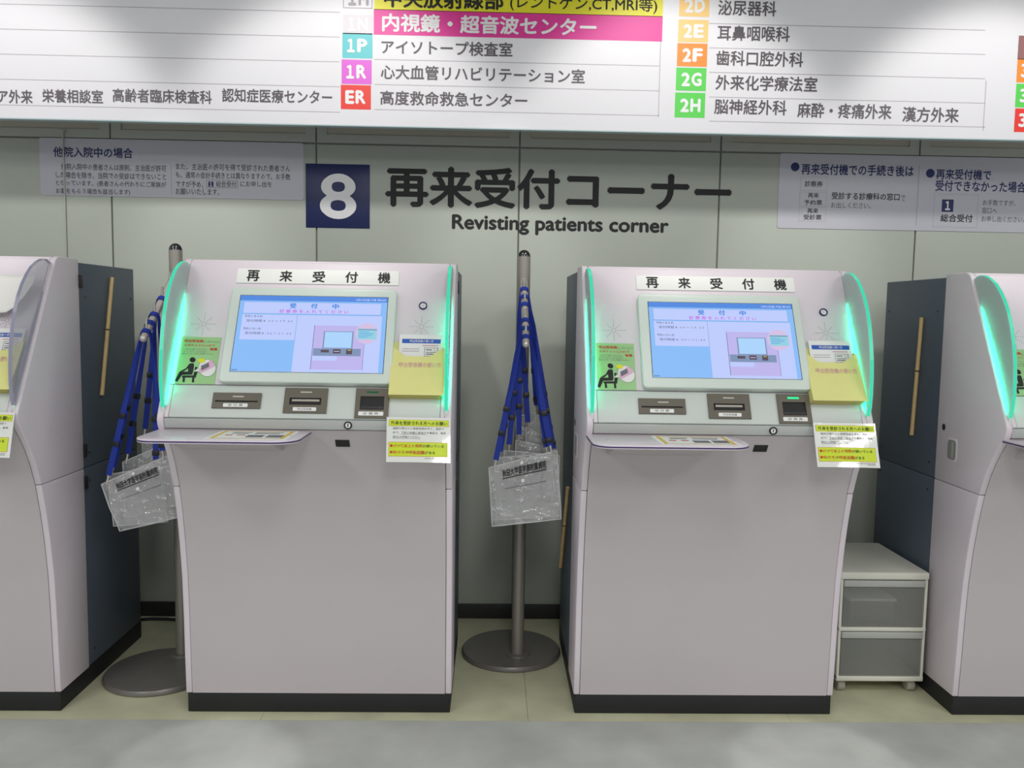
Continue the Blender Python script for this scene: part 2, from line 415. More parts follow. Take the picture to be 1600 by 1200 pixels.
stext('アイソトープ検査室', (596, 74, 801, 77, 22)); stext('心大血管リハビリテーション室', (595, 113, 914, 119, 22)); stext('高度救命救急センター', (594, 154, 824, 156, 22))
for y in (92, 131, 170): rule(585, y, 1030, y + 12)
rect(MB(), Sf, *pxbox(1030, 123, 1031, 123, 116, SY), .0004).build('rule', 'signline', sg)
# right column
for yc, h, mt, cd_, tx in ((9, 33, 't_glare_orange', '2D', 0), (48.5, 34, 't_glare_orange', '2E', 0), (86, 35, 't_orange', '2F', 0), (124, 35, 't_green', '2G', 0), (164.5, 38, 't_green', '2H', 0)):  # upper two orange tiles painted lighter, as washed by the downlight
    d = (86 - yc) * .045
    tile((1058 + d, yc - .5, 1105 + d, yc + .5, h), mt)
    code(cd_, 1066 + d, yc, 1098 + d)
for t, x0, y0, x1, y1 in (('泌尿器科', 1122, 12, 1213, 14), ('耳鼻咽喉科', 1121, 51, 1234, 54), ('歯科口腔外科', 1119, 90, 1255, 94), ('外来化学療法室', 1118, 128, 1277, 133),
                          ('脳神経外科', 1116, 166, 1229, 169), ('麻酔・疼痛外来', 1246, 171, 1393, 176), ('漢方外来', 1410, 178, 1498, 181)):
    stext(t, (x0, y0, x1, y1, 23))
for y0, y1 in ((33, 51), (70, 90), (108, 128), (147, 166), (184, 204)): rule(1108, y0, 1539, y1)
rect(MB(), Sf, *pxbox(1538, 165, 1539, 165, 76, SY), .0004).build('rule', 'signline', sg)
# left column
for t, x0, x1 in (('緩和ケア外来', -62, 51), ('栄養相談室', 66, 161), ('高齢者臨床検査科', 176, 331), ('認知症医療センター', 347, 519)):
    stext(t, (x0, 150.5, x1, 150.5, 21))
for y in (12, 51, 90, 129, 169): rule(-40, y, 531, y + .5)
# far right column
for yc, mt, t in ((74, 't_brown', ''), (110, 't_orange', '3'), (149, 't_green', '3'), (187.5, 't_red', '3')):
    d = (110 - yc) * .05
    tile((1589 + d, yc, 1634 + d, yc + 1.5, 36), mt)
    if t: stext(t, (1595 + d, yc + .5, 1608 + d, yc + .5, 21), 'whiteink', .035)

# ================================================================== the reception machines
X0, SP, KW = -1.0231, 1.32036, .90
YW, YK, KH, HB = -.7043, -.2503, 1.536, .0688
L3 = X0 + SP
TA = Vector((0, -.85, 1.533)); TD = Vector((0, -.4622, -.8869)); TN = Vector((0, -.8869, .4622))
def TF(L):      # frame of the sloping front: u from the left edge, v down the slope, lift off it
    return lambda u, v, l: Vector((L + u, 0, 0)) + TA + TD * v + TN * l
LOW = [(.069, -.905), (.2, -.912), (.34, -.917), (.48, -.926), (.60, -.942), (.70, -.961), (.80, -.986), (.87, -1.013), (.92, -1.040), (.96, -1.066), (1.0, -1.097)]
def yfront(z):
    for (z0, y0), (z1, y1) in zip(LOW, LOW[1:]):
        if z <= z1: return y0 + (y1 - y0) * (z - z0) / (z1 - z0)
    return LOW[-1][1]

def make_kiosk(L):
    at(L + KW / 2, -.58, 0)
    k = thing('reception_machine', '-', 'kiosk')
    T = TF(L)
    R = L + KW
    # plinth and rear cabinet
    MB().box(L + .004, R - .004, -.902, YK + .004, 0, HB).build('plinth', 'black', k, .004)
    SM = .797
    for z0, z1 in ((HB + .001, SM - .001), (SM + .001, KH - .012)):
        c = MB().box(L + .004, R - .004, YW + .001, YK, z0, z1).build('rear_cabinet', 'blue', k, .0025)
        sc = MB()
        for x, sg_ in ((L + .004, -1), (R - .004, 1)):
            for y in (YW + .05, YK - .03):
                for z in (z0 + .05, z1 - .12 if z1 > 1 else z1 - .05):
                    sc.prism([(y + .004 * math.cos(a * math.pi / 4), z + .004 * math.sin(a * math.pi / 4)) for a in range(8)], lambda p, t: (t, p[0], p[1]), x, x + sg_ * .0012)
        sc.build('screw', 'dark', c)
    # white side panels (upper and lower), same outline as the profile
    low = [(y, z) for z, y in LOW]
    up_p = [(YW, SM + .001), (-.9855, SM + .001)] + [p for p in low if p[1] > SM + .01] + [(-1.104, 1.012), (-1.109, 1.03), (-1.106, 1.042)]
    up_p += [(-.866, 1.502), (-.858, 1.520), (-.846, 1.531), (-.83, KH), (YW, KH)]
    lo_p = [(YW, HB)] + [p for p in low if p[1] < SM - .01] + [(-.985, SM - .001), (YW, SM - .001)]
    for x, w in ((L, .02), (R - .02, .02)):
        for pp in (up_p, lo_p):
            MB().prism(pp, lambda p, t: (t, p[0], p[1]), x, x + w).build('side_panel', 'white', k, .003)
    a, b = L + .0215, R - .0215
    # inner skin
    MB().box(a, b, -.845, YW, KH - .03, KH - .002).build('top_panel', 'white', k, .006)
    slab(MB(), T, .0215, KW - .0215, .006, .447, -.02, -.001).build('front_panel', 'white', k, .002)
    for u0, u1 in ((.0215, .034), (KW - .034, KW - .0215)):
        slab(MB(), T, u0, u1, .449, .556, -.02, -.001).build('console_rim', 'white', k, .001)
    slab(MB(), T, .035, KW - .035, .449, .556, -.02, -.001).build('console_panel', 'console', k, .002)
    MB().prism([(-1.06, 1.036), (-1.1085, 1.035), (-1.101, 1.004), (-1.06, 1.004)], lambda p, t: (t, p[0], p[1]), a, b).build('console_lip', 'nose', k, .002)
    pts = [(LOW[0][1] + i * 0, 0) for i in range(1)]
    zs = [HB + (1.002 - HB) * i / 34 for i in range(35)]
    prof = [(yfront(min(z, 1.0)) + .001, z) for z in zs]
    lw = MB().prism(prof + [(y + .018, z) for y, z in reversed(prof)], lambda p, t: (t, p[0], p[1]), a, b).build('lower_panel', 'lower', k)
    lw.data.shade_smooth(); lw.data.set_sharp_from_angle(angle=.5)
    MB().prism([(yfront(z) - .0012, z) for z in (.945, .957, .969)] + [(yfront(z) + .004, z) for z in (.969, .945)],
               lambda p, t: (t, p[0], p[1]), L + .537, L + .581).build('sensor_window', 'dark', k)
    # header plate
    hp = slab(MB(), T, .18, .712, .032, .086, 0, .002).build('header_plate', 'plate', k, .0006)
    for i, ch in enumerate('再来受付機'):
        text(ch, T, .2125 + i * .1075, .2545 + i * .1075, .038, .080, .0026, 'ink', hp, .024, 3)
    # monitor
    u0, u1, v0, v1, ml = .178, .711, .113, .447, .024
    mo = MB().prism(roundrect(u0, u1, v0, v1, .014, 6), lambda p, t: T(p[0], p[1], t), -.002, ml).build('monitor', 'bezel', k, .004, 3)
    su0, su1, sv0, sv1 = .2105, .6830, .145, .412
    def S(fu, fv, l): return T(su0 + (su1 - su0) * fu, sv0 + (sv1 - sv0) * fv, ml + .0002 + l)
    def sr(mt, *b, lift=.0006, nm='screen_graphic'): return rect(MB(), S, *b, lift).build(nm, mt, mo)
    frame_mesh(MB(), S, -.004, 1.004, -.007, 1.007, .004, .0003).build('screen_gasket', 'dark', mo)
    rect(MB(), S, 0, 1, 0, 1, .0004).build('screen', 's_bg', mo)
    sr('s_bar', 0, 1, 0, .068)
    sr('s_line', .027, .963, .083, .247); sr('s_lav', .03, .96, .088, .240, lift=.0009)
    sr('s_lav', .03, .397, .255, .59); sr('s_lav', .40, .97, .255, 1.0); sr('s_line', .397, .40, .255, .60, lift=.0008)
    L1, L2, L4 = .0009, .0012, .0016
    text('12月15日(金) 午後 3時18分', S, .785, .99, .022, .058, L1, 's_white', mo, 0, 1)
    for ch, x in (('受', .34), ('付', .483), ('中', .628)): text(ch, S, x, x + .045, .098, .168, L2, 's_txt', mo, .035, 2)
    text('診 察 券 を 入 れ て く だ さ い', S, .275, .74, .183, .232, L2, 's_pink', mo, .014, 2)
    for t, b in (('予約のある方', (.045, .165, .263, .298)), ('受付時間 8 : 0 0 ～ 1 7 : 0 0', (.062, .372, .322, .358)),
                 ('予約のない方', (.045, .165, .428, .463)), ('受付時間 8 : 0 0 ～ 1 1 : 0 0', (.062, .372, .487, .523))):
        text(t, S, *b, L1, 's_dark', mo, 0, 1)
    sr('s_lav2', .524, .862, .39, .965, lift=L1); sr('s_dark', .521, .524, .39, .965, lift=L1); sr('s_dark', .862, .864, .39, .965, lift=L1)
    sr('s_grey', .588, .788, .465, .69, lift=L2); sr('s_pale', .597, .779, .475, .682, lift=L4)
    sr('s_grey', .53, .845, .692, .788, lift=L2); sr('s_lav', .525, .69, .792, .85, lift=L2)
    for b in ((.580, .634, .710, .745), (.661, .711, .700, .757), (.748, .788, .700, .765)): sr('s_brown', *b, lift=L4)
    sr('s_white', .668, .704, .727, .733, lift=.002); sr('spark', .757, .780, .71, .718, lift=.002)
    MB().disc(S, .876, .49, .077, .137, L2, 28).build('screen_graphic', 's_rose', mo)
    sr('s_teal', .815, .942, .425, .568, lift=L4); sr('s_grey', .815, .942, .432, .447, lift=.0019)
    mb = MB()
    for q in range(4): rect(mb, S, .822, .822 + (.07, .10, .09, .06)[q], .468 + .022 * q, .474 + .022 * q, .0019)
    mb.build('screen_graphic', 's_txt', mo)
    sr('s_dark', .005, .045, .978, .985)
    # call button, lock, speaker holes
    bt = MB().ring(T, .796, .160, .010, .0135, -.001, .004).build('camera_ring', 'navy', k, smooth=False)
    MB().disc(T, .796, .160, .0102, .0102, .0012).build('lens_cover', 'plate', bt)
    text('呼', T, .7925, .7995, .1565, .1635, .0016, 'signline', bt, 0, 1)
    Nf = lambda u, v, l: Vector((L + u, -1.1055 - l, 1.020 - v))
    lk = MB().ring(Nf, .583, 0, .0085, .0125, -.004, .004).build('lock_ring', 'ink', k, smooth=False)
    MB().disc(Nf, .583, 0, .0088, .0088, .002).build('lock_face', 'plate', lk)
    rect(MB(), Nf, .5815, .5845, -.005, .005, .0024).build('keyhole', 'dark', lk)
    for cu, cv in ((.097, .238), (.794, .236)):
        mb = MB()
        for q in range(8):
            for j in range(1, 6):
                if q % 2 and j == 5: continue
                rr = .0075 * j
                mb.disc(T, cu + rr * math.cos(q * math.pi / 4), cv + rr * math.sin(q * math.pi / 4), .0013, .0013, .0004, 6)
        mb.build('speaker_holes', 'grey', k)
    # slots
    def slot(nm, u0, u1, v0, v1, open_, led, lab, labtxt, ledbox):
        ou0, ou1, ov0, ov1 = open_
        mb = MB()
        for q in ((u0, u1, v0, ov0), (u0, u1, ov1, v1), (u0, ou0, ov0, ov1), (ou1, u1, ov0, ov1)): slab(mb, T, *q, -.001, .005)
        p = mb.build(nm, 'olive', k)
        rect(MB(), T, ou0, ou1, ov0, ov1, .0005).build('opening', 'dark', p)
        i = rect(MB(), T, *ledbox, .0054).build('indicator', led, p)
        lb = MB().prism(roundrect(*lab, .0025, 3), lambda q, t: T(q[0], q[1], t), .005, .0057).build('slot_label', 'plate', p)
        w = lab[1] - lab[0]
        text(labtxt, T, lab[0] + w * .2, lab[1] - w * .2, lab[2] + .0022, lab[3] - .0022, .0061, 'grey', p, 0, 1)
        return p
    slot('ticket_slot', .163, .311, .476, .527, (.172, .302, .502, .507), 'ledoff', (.198, .273, .5115, .5235), '受 付 票', (.224, .258, .4865, .491))
    p = slot('receiver_slot', .382, .515, .457, .540, (.399, .497, .490, .513), 'ledoff', (.412, .484, .5215, .5335), '呼出受信機', (.431, .466, .469, .4735))
    slab(MB(), T, .406, .491, .494, .501, .0005, .003).build('shutter', 'caster', p, .0005)
    p = slot('card_slot', .602, .706, .455, .554, (.617, .691, .482, .526), 'ledon', (.614, .691, .533, .546), '診 察 券', (.636, .672, .4655, .4715))
    slab(MB(), T, .619, .689, .512, .524, .0005, .004).build('card_tongue', 'hinge', p, .001)
    # light fins
    outl = [(-.862, 1.512), (-.885, 1.522), (-.915, 1.521), (-.945, 1.511), (-.975, 1.494), (-1.002, 1.470), (-1.030, 1.438), (-1.054, 1.400), (-1.075, 1.352), (-1.091, 1.300),
            (-1.103, 1.245), (-1.109, 1.190), (-1.110, 1.140), (-1.106, 1.100), (-1.099, 1.068), (-1.094, 1.058)]
    inner = [(-1.086, 1.070), (-.868, 1.488)]
    for xc in (L + .016, R - .016):
        f = MB().prism(outl + inner, lambda p, t: (t, p[0], p[1]), xc - .0062, xc - .0050).prism(outl + inner, lambda p, t: (t, p[0], p[1]), xc + .0050, xc + .0062)
        f = f.build('light_fin', 'fin', k)
        e = MB()
        for (y0, z0), (y1, z1) in zip(outl, outl[1:]):
            d = Vector((0, y1 - y0, z1 - z0)).normalized(); n = Vector((0, -abs(d.z), d.y if d.z < 0 else -d.y))
            if y0 > -.88: n = Vector((0, 0, 1))
            A = Vector((0, y0, z0)); B = Vector((0, y1, z1)); a_, b_ = Vector((xc - .0049, 0, 0)), Vector((xc + .0049, 0, 0))
            e.hexa([A + a_, A + b_, B + b_, B + a_, A + n * -.0016 + a_, A + n * -.0016 + b_, B + n * -.0016 + b_, B + n * -.0016 + a_])
        e.build('fin_edge', 'ledge', f)
        MB().prism([(.125, -.001), (.135, .002), (.22, .009), (.33, .015), (.43, .015), (.49, .010), (.515, .002), (.515, -.001)],
                   lambda p, t: T(t, p[0], p[1]), xc - L - .0016, xc - L + .0016).build('light_strip', 'led', f)
        MB().box(xc - .006, xc + .006, -1.100, -1.080, 1.048, 1.068).build('fin_clamp', 'bezel', f, .002)
    # tray
    tz0, tz1 = .996, 1.008
    pts = [(.0, -1.090), (.0, -1.24)]
    for q in range(7):
        a_ = math.radians(180 + 90 * q / 6); pts.append((.055 + .055 * math.cos(a_), -1.245 + .055 * math.sin(a_)))
    for q in range(9):
        a_ = math.radians(270 + 90 * q / 8); pts.append((.395 + .07 * math.cos(a_), -1.23 + .07 * math.sin(a_)))
    pts += [(.465, -1.20), (.465, -1.090)]
    fx = lambda p, t: (L + .001 + p[0], p[1], t)
    ty = MB().prism(pts, fx, .987, .999).build('tray', 'tray', k, .002)
    MB().prism([((x - .2325) * 1.003 + .2325, (y + 1.2) * 1.006 - 1.2 if y < -1.2 else y) for x, y in pts], fx, .9905, .9945).build('edge_stripe', 'purple', ty)
    MB().prism([(-1.05, .987), (-1.24, .987), (-1.24, .981), (-1.062, .930), (-1.03, .930)], lambda p, t: (t, p[0], p[1]), L + .072, L + .372).build('bracket', 'lower', ty, .002)
    mb = MB()
    for x, y in ((.045, -1.14), (.05, -1.21), (.42, -1.12), (.43, -1.20)): mb.prism([(x + .005 * math.cos(q), y + .005 * math.sin(q)) for q in [j * math.pi / 4 for j in range(8)]], fx, .999, 1.0)
    mb.build('screw', 'nose', ty)
    # left side: finger pull and lock; right side: hinges
    X_ = lambda p, t: (t, p[0], p[1])
    pl = MB().prism(roundrect(-.842, -.775, .878, .962, .016, 5), X_, L, L - .0016).build('finger_pull', 'white', k, .0008)
    MB().prism(roundrect(-.834, -.783, .886, .954, .012, 5), X_, L - .0016, L - .002).build('pull_recess', 'recess', pl)
    MB().box(L - .0024, L - .0019, -.822, -.808, .892, .948).build('pull_latch', 'caster', pl)
    MB().prism([(-.748 + .010 * math.cos(q * math.pi / 8), .992 + .012 * math.sin(q * math.pi / 8)) for q in range(16)], X_, L, L - .0012).build('side_lock', 'hinge', k)
    for z in (1.46, .86, .745): MB().box(R - .006, R + .004, YW - .004, YW + .022, z - .022, z + .022).build('hinge', 'hinge', k, .001)
    # (all parts so far belong to the machine) things fixed to it
    return k

def make_poster(L):
    T = TF(L)
    c = T(.0985, .446, 0); at(c.x, c.y, c.z)
    o = thing('sticker_poster', '-', 'poster', None)
    slab(MB(), T, .037, .160, .285, .447, -.0005, .0008).build('sheet', 'green', o)
    def P(x, y, l):
        v = (y - 95) / 965; u = (x - (200 - 135 * v)) / 797
        return T(.037 + .123 * u, .285 + .162 * v, .001 + l)
    def line(t, x0, x1, y0, y1, mt, bold=0): text(t, P, x0, x1, y0, y1, .0003, mt, o, bold, 1)
    line('呼出受信機', 245, 630, 150, 212, 'orange', .03); line('を、ズボンのうしろ', 640, 960, 172, 216, 'grey')
    line('のポケットに入れて', 240, 870, 243, 297, 'orange', .015); line('いすなどに座ったりすると、', 215, 720, 338, 374, 'grey')
    line('破損', 768, 915, 318, 376, 'red', .03); line('させてしまうことがあります。', 210, 718, 386, 420, 'grey'); line('首かけのケースをご利用ください。', 200, 838, 430, 466, 'grey')
    mb = MB(); mb.disc(P, 418, 572, 60, 54, .0003)
    for pg in ([(370, 645), (450, 645), (445, 740), (435, 800), (330, 815), (335, 745), (245, 810), (165, 812), (290, 745), (350, 660)],
               [(165, 812), (245, 815), (330, 815), (440, 800), (415, 875), (215, 882)], [(160, 815), (222, 868), (122, 1026), (72, 1000)],
               [(215, 895), (500, 885), (492, 932), (215, 936)], [(230, 936), (275, 936), (270, 1026), (224, 1026)], [(420, 932), (466, 932), (456, 1030), (412, 1030)],
               [(456, 812), (532, 815), (500, 886), (440, 890)], [(470, 715), (522, 715), (512, 752), (462, 790)]):
        mb.flat([P(x, y, .0003) for x, y in pg])
    mb.build('pictogram', 'ink', o)
    mb = MB(); mb.disc(P, 715, 735, 178, 178, .0003, 28); mb.build('bubble_outline', 'grey', o)
    mb = MB(); mb.disc(P, 715, 735, 172, 172, .0006, 28); mb.flat([P(x, y, .0006) for x, y in ((440, 810), (560, 740), (575, 800))]); mb.build('bubble', 'bubble', o)
    MB().flat([P(x, y, .0009) for x, y in ((548, 770), (790, 565), (862, 640), (872, 700), (592, 848))]).build('pictured_device', 'devpink', o)
    MB().flat([P(x, y, .0012) for x, y in ((592, 695), (748, 622), (757, 712), (602, 790))]).build('pictured_display', 'devgrey', o)
    MB().disc(P, 602, 587, 72, 46, .0015).build('spark', 'spark', o)
    return o

def make_pocket(L):
    T = TF(L)
    c = T(.80, .487, 0); at(c.x, c.y, c.z)
    o = thing('paper_pocket', '-', 'holder', None)
    slab(MB(), T, .706, .869, .292, .487, 0, .002).build('back', 'yellow', o)
    def lift(v): return .016 + .018 * (v - .31) / .177
    pg = [(.706, .312), (.748, .350), (.826, .350), (.876, .314), (.876, .487), (.706, .487)]
    MB().prism(pg, lambda p, t: T(p[0], p[1], lift(p[1]) + t), -.0015, 0).build('front', 'yellow', o)
    slab(MB(), T, .706, .869, .4855, .4872, .001, .0338).build('bottom', 'yellowedge', o)
    for u in (.706, .8678):
        mb = MB(); mb.hexa([T(u, .312, .001), T(u + .0012, .312, .001), T(u + .0012, .487, .001), T(u, .487, .001), T(u, .312, .0158), T(u + .0012, .312, .0158), T(u + .0012, .487, .0333), T(u, .487, .0333)])
        mb.build('gusset', 'yellow', o)
    P = lambda u, v, l: T(u, v, lift(v) + l)
    text('呼出受信機の使い方', P, .731, .864, .372, .390, .0004, 'pinkink', o, .006, 2)
    return o

def make_sheet(L):
    T = TF(L)
    c = T(.80, .48, 0); at(c.x, c.y, c.z)
    o = thing('guide_sheet', '-', 'paper', None)
    B0 = lambda u, v, l: T(u, v, .007 + l)
    B = lambda u, v, l: B0(u - .010, v, l)
    slab(MB(), B0, .727, .866, .268, .480, 0, .0012).build('sheet', 'paper', o)
    h = rect(MB(), B, .746, .869, .284, .299, .0015).build('title_bar', 'blueink', o)
    text('呼出受信機の使い方', B, .770, .846, .287, .296, .0019, 'whiteink', o, .01, 1)
    mb = MB()
    for v in (.318, .326): rect(mb, B, .748, .802, v, v + .0022, .0015)
    mb.build('text_lines', 'signline', o)
    rect(MB(), B, .812, .862, .305, .3085, .0015).build('red_line', 'pinkink', o)
    mb = frame_mesh(MB(), B, .818, .862, .314, .344, .0012, .0015); rect(mb, B, .823, .842, .320, .323, .0015); rect(mb, B, .823, .855, .329, .331, .0015); rect(mb, B, .823, .85, .335, .338, .0015)
    mb.build('figure', 'grey', o)
    MB().ring(B, .854, .320, .0045, .006, .0014, .0017, 16).build('red_circle', 'pinkink', o, smooth=False)
    rect(MB(), B, .848, .864, .338, .345, .0019).build('yellow_mark', 'spark', o)
    return o

def make_notice(L):
    c = Vector((L + .80, -1.12, .90)); at(*c)
    o = thing('laminated_notice', '-', 'notice', None)
    A = Vector((L + .703, -1.114, 1.048)); D = Vector((.004, -.043, -.132)); Uv = Vector((.195, 0, -.001)); N = Uv.cross(-D).normalized()
    if N.y > 0: N = -N
    def Nf(u, v, l): return A + Uv * u + D * v + N * (l + .0020 + .005 * math.sin(math.pi * u) * v)
    n = 8; mb = MB(); vs = []; fs = []
    for i in range(n + 1):
        for j in range(n + 1): vs.append(Nf(i / n, j / n, -.0008))
    for i in range(n + 1):
        for j in range(n + 1): vs.append(Nf(i / n, j / n, 0))
    q = (n + 1) ** 2
    for i in range(n):
        for j in range(n):
            a = i * (n + 1) + j
            fs += [(a, a + 1, a + n + 2, a + n + 1), (a + q, a + n + 1 + q, a + n + 2 + q, a + 1 + q)]
    for i in range(n):
        for a, b in ((i * (n + 1), (i + 1) * (n + 1)), (i * (n + 1) + n, (i + 1) * (n + 1) + n), (i, i + 1), (n * (n + 1) + i, n * (n + 1) + i + 1)): fs.append((a, b, b + q, a + q))
    mb.add(vs, fs); s = mb.build('sheet', 'lam', o, smooth=True)
    def band(u0, u1, v0, v1, l, mt):
        mb = MB()
        for i in range(6):
            a = u0 + (u1 - u0) * i / 6; rect(mb, Nf, a, a + (u1 - u0) / 6, v0, v1, l)
        return mb.build('colour_band', mt, o)
    band(.035, .975, .055, .20, .0004, 'orange'); band(.04, .97, .06, .195, .0007, 'lime')
    band(.035, .955, .555, .875, .0004, 'orange'); band(.04, .95, .562, .868, .0007, 'lime')
    def t(b, u0, u1, v0, v1, mt='ink', bold=0): text(b, Nf, u0, u1, v0, v1, .001, mt, o, bold, 1)
    t('外来を受診される方へのお願い', .07, .95, .085, .175, 'ink', .014)
    t('発熱や咳などの感冒症状があり、受診の', .10, .90, .225, .275, 'grey'); t('方で、下記の内容に該当する場合は、再来', .10, .93, .32, .37, 'grey'); t('受付にお声掛けください。', .10, .53, .415, .465, 'grey')
    t('●37.0℃以上の発熱', .055, .565, .60, .675, 'red', .01); t('が続いている', .57, .90, .605, .675, 'ink', .008)
    t('●咳(せき)', .055, .30, .745, .825, 'red', .01); t('や', .305, .345, .75, .82, 'ink', .008); t('呼吸困難', .35, .60, .745, .825, 'red', .012); t('がある', .605, .76, .75, .82, 'ink', .008)
    t('秋田大学医学部附属病院 病院長', .60, .93, .90, .922, 'grey'); t('感染制御部', .80, .93, .932, .952, 'grey')
    mb = MB(); rect(mb, Nf, .22, .62, .376, .381, .001); rect(mb, Nf, .10, .53, .471, .476, .001); mb.build('underline', 'grey', o)
    return o

def make_card(L):
    at(L + .32, -1.2, .999)
    o = thing('tray_card', '-', 'card', None)
    C = lambda u, v, l: Vector((L + .20 + .235 * u, -1.108 - .172 * v, .9990 + l))
    slab(MB(), C, 0, 1, 0, 1, -.0002, .0008).build('sheet', 'paper', o)
    frame_mesh(MB(), C, .05, .95, .06, .94, .045, .0011).build('border', 'cardyellow', o)
    mb = MB()
    for i, (a, b) in enumerate(((.20, .44), (.49, .84))): rect(mb, C, a, b, .22, .27, .0011); rect(mb, C, a, b - .03, .33, .38, .0011)
    mb.build('text_lines', 'grey', o)
    mb = MB(); rect(mb, C, .16, .25, .50, .58, .0011); rect(mb, C, .31, .41, .50, .58, .0011); mb.build('red_marks', 'red', o)
    mb = MB(); rect(mb, C, .45, .66, .52, .78, .0011); rect(mb, C, .70, .90, .50, .78, .0011); mb.build('photo_box', 'devgrey', o)
    return o

K3 = make_kiosk(L3)
POS, POC, SHT, NOT, CRD = make_poster(L3), make_pocket(L3), make_sheet(L3), make_notice(L3), make_card(L3)
tag(K3, 'white reception machine with lit green card slot, standing beside the two drawer unit', group='reception machines along the wall')
K2, K1, K4 = copy_tree(K3, -SP), copy_tree(K3, -2 * SP), copy_tree(K3, SP)
tag(K2, 'white reception machine under the navy number plate, between the two lanyard stands')
tag(K1, 'white reception machine with unlit clear side fin and a white sheet over its front')
tag(K4, 'white reception machine whose slate side faces the two drawer unit, below the bulleted notice')
def swap(o, mt):
    for s in o.material_slots: s.link = 'OBJECT'; s.material = M[mt]
def walk(o):
    for c in o.children:
        yield c; yield from walk(c)
for c in walk(K1):
    b = c.name.split('.')[0]
    if b == 'light_fin': swap(c, 'finclear')
    if b == 'fin_edge': swap(c, 'finedge')
    if b == 'light_strip': swap(c, 'finedge')
for kk in (K1, K2):
    for c in walk(kk):
        if c.name.split('.')[0] == 'indicator' and c.parent.name.startswith('card_slot'): swap(c, 'leddim')
NM = {2: 'machine under the navy number plate', 3: 'machine beside the two drawer unit', 1: 'machine with the unlit fin', 4: 'machine below the bulleted wall notice'}
SETS = {3: (POS, POC, SHT, NOT, CRD)}
SETS[2] = tuple(copy_tree(o, -SP) for o in SETS[3])
for n, dx in ((1, -2 * SP), (4, SP)):
    SETS[n] = tuple(copy_tree(o, dx) if ((i in (1, 2, 3)) if n == 1 else i in (0,)) else None for i, o in enumerate(SETS[3]))
for n, st in SETS.items():
    for o, (lb, gr) in zip(st, (('small green poster of a seated figure on the %s', 'green posters'), ('yellow card pocket on the %s', 'yellow pockets'),
                                ('blue titled guide sheet in the pocket of the %s', 'guide sheets'), ('laminated lime and white notice hanging from the %s', 'laminated notices'),
                                ('yellow bordered card lying on the tray of the %s', 'tray cards'))):
        if o is not None: o['label'] = lb % NM[n]; o['group'] = gr

# thin white curved shape lifted off the front of the unlit machine
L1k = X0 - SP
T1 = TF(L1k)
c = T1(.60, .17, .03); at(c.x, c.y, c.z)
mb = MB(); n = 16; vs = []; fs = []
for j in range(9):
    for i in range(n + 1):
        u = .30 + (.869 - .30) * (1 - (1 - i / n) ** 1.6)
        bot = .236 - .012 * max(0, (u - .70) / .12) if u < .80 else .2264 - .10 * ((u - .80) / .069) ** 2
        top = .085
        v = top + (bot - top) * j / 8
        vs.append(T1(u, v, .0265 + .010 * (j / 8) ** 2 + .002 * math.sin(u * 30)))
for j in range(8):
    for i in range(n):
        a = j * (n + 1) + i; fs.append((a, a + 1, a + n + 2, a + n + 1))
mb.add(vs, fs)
o = mb.build('white_shape', 'sheet', None, smooth=True)
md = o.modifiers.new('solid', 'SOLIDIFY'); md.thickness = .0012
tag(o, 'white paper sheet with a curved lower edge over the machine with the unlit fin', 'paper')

# bamboo sticks on the slate sides
def stick(x, sgn, y0, z0, y1, z1, label):
    at(x, y1, z1)
    o = thing('bamboo_stick', label, 'stick', 'bamboo sticks on the cabinet sides')
    A = Vector((x + sgn * .009, y0, z0)); B = Vector((x + sgn * .009, y1, z1))
    r = [.0070, .0072, .0084, .0072, .0074, .0078]
    MB().tube([A.lerp(B, t) for t in (0, .42, .45, .48, .9, 1)], r, 10).build('cane', 'bamboo', o)
    MB().tube([A.lerp(B, t) for t in (.444, .456)], .0087, 10).build('cane_node', 'node_', o)
stick(L1k + KW - .004, 1, -.46, 1.482, -.566, 1.046, 'bamboo stick on the slate side of the machine with the unlit fin')
stick(X0 + 2 * SP + .004, -1, -.560, 1.381, -.535, .932, 'bamboo stick on the slate side by the two drawer unit')
stick(L3 + .004, -1, -.575, .722, -.345, .345, 'low slanting bamboo stick beside the lanyard stand between the two lit machines')

# ------------------------------------------------------------------ lanyard stands
def stand(px, py, bx, by, label):
    at(px, py, 0)
    o = thing('lanyard_stand', label, 'stand', 'steel lanyard stands')
    MB().lathe([(.0, 0), (.195, 0), (.2, .004), (.2, .012), (.194, .02), (.06, .024), (.0, .024)], (bx, by, 0), 64).build('base', 'castiron', o)
    MB().lathe([(.0, .022), (.048, .022), (.046, .029), (.03, .030), (.0, .03)], (px, py, 0), 32).build('collar', 'castiron', o)
    MB().lathe([(0, .025), (.0245, .025), (.0245, 1.588), (0, 1.588)], (px, py, 0), 32).build('pole', 'steel', o)
    MB().lathe([(0, 1.588), (.0245, 1.588)] + [(.0245 * math.cos(a), 1.588 + .026 * math.sin(a)) for a in [math.pi / 2 * i / 8 for i in range(1, 8)]] + [(0, 1.614)], (px, py, 0), 32).build('cap', 'cap', o)
    A = Vector((px, py - .015, 1.497)); B = Vector((px, py - .315, 1.258))
    d = (B - A).normalized()
    arm = MB().tube([A, A.lerp(B, .5), B - d * .012, B - d * .004, B], [.0135, .0135, .0135, .0115, .006], 20).build('arm', 'chrome', o)
    for t in (.16, .40, .64, .88):
        p = A.lerp(B, t); MB().tube([p + Vector((0, 0, .006)), p + Vector((0, 0, .046))], .0042, 10).build('pin', 'chrome', o)
    return A, B

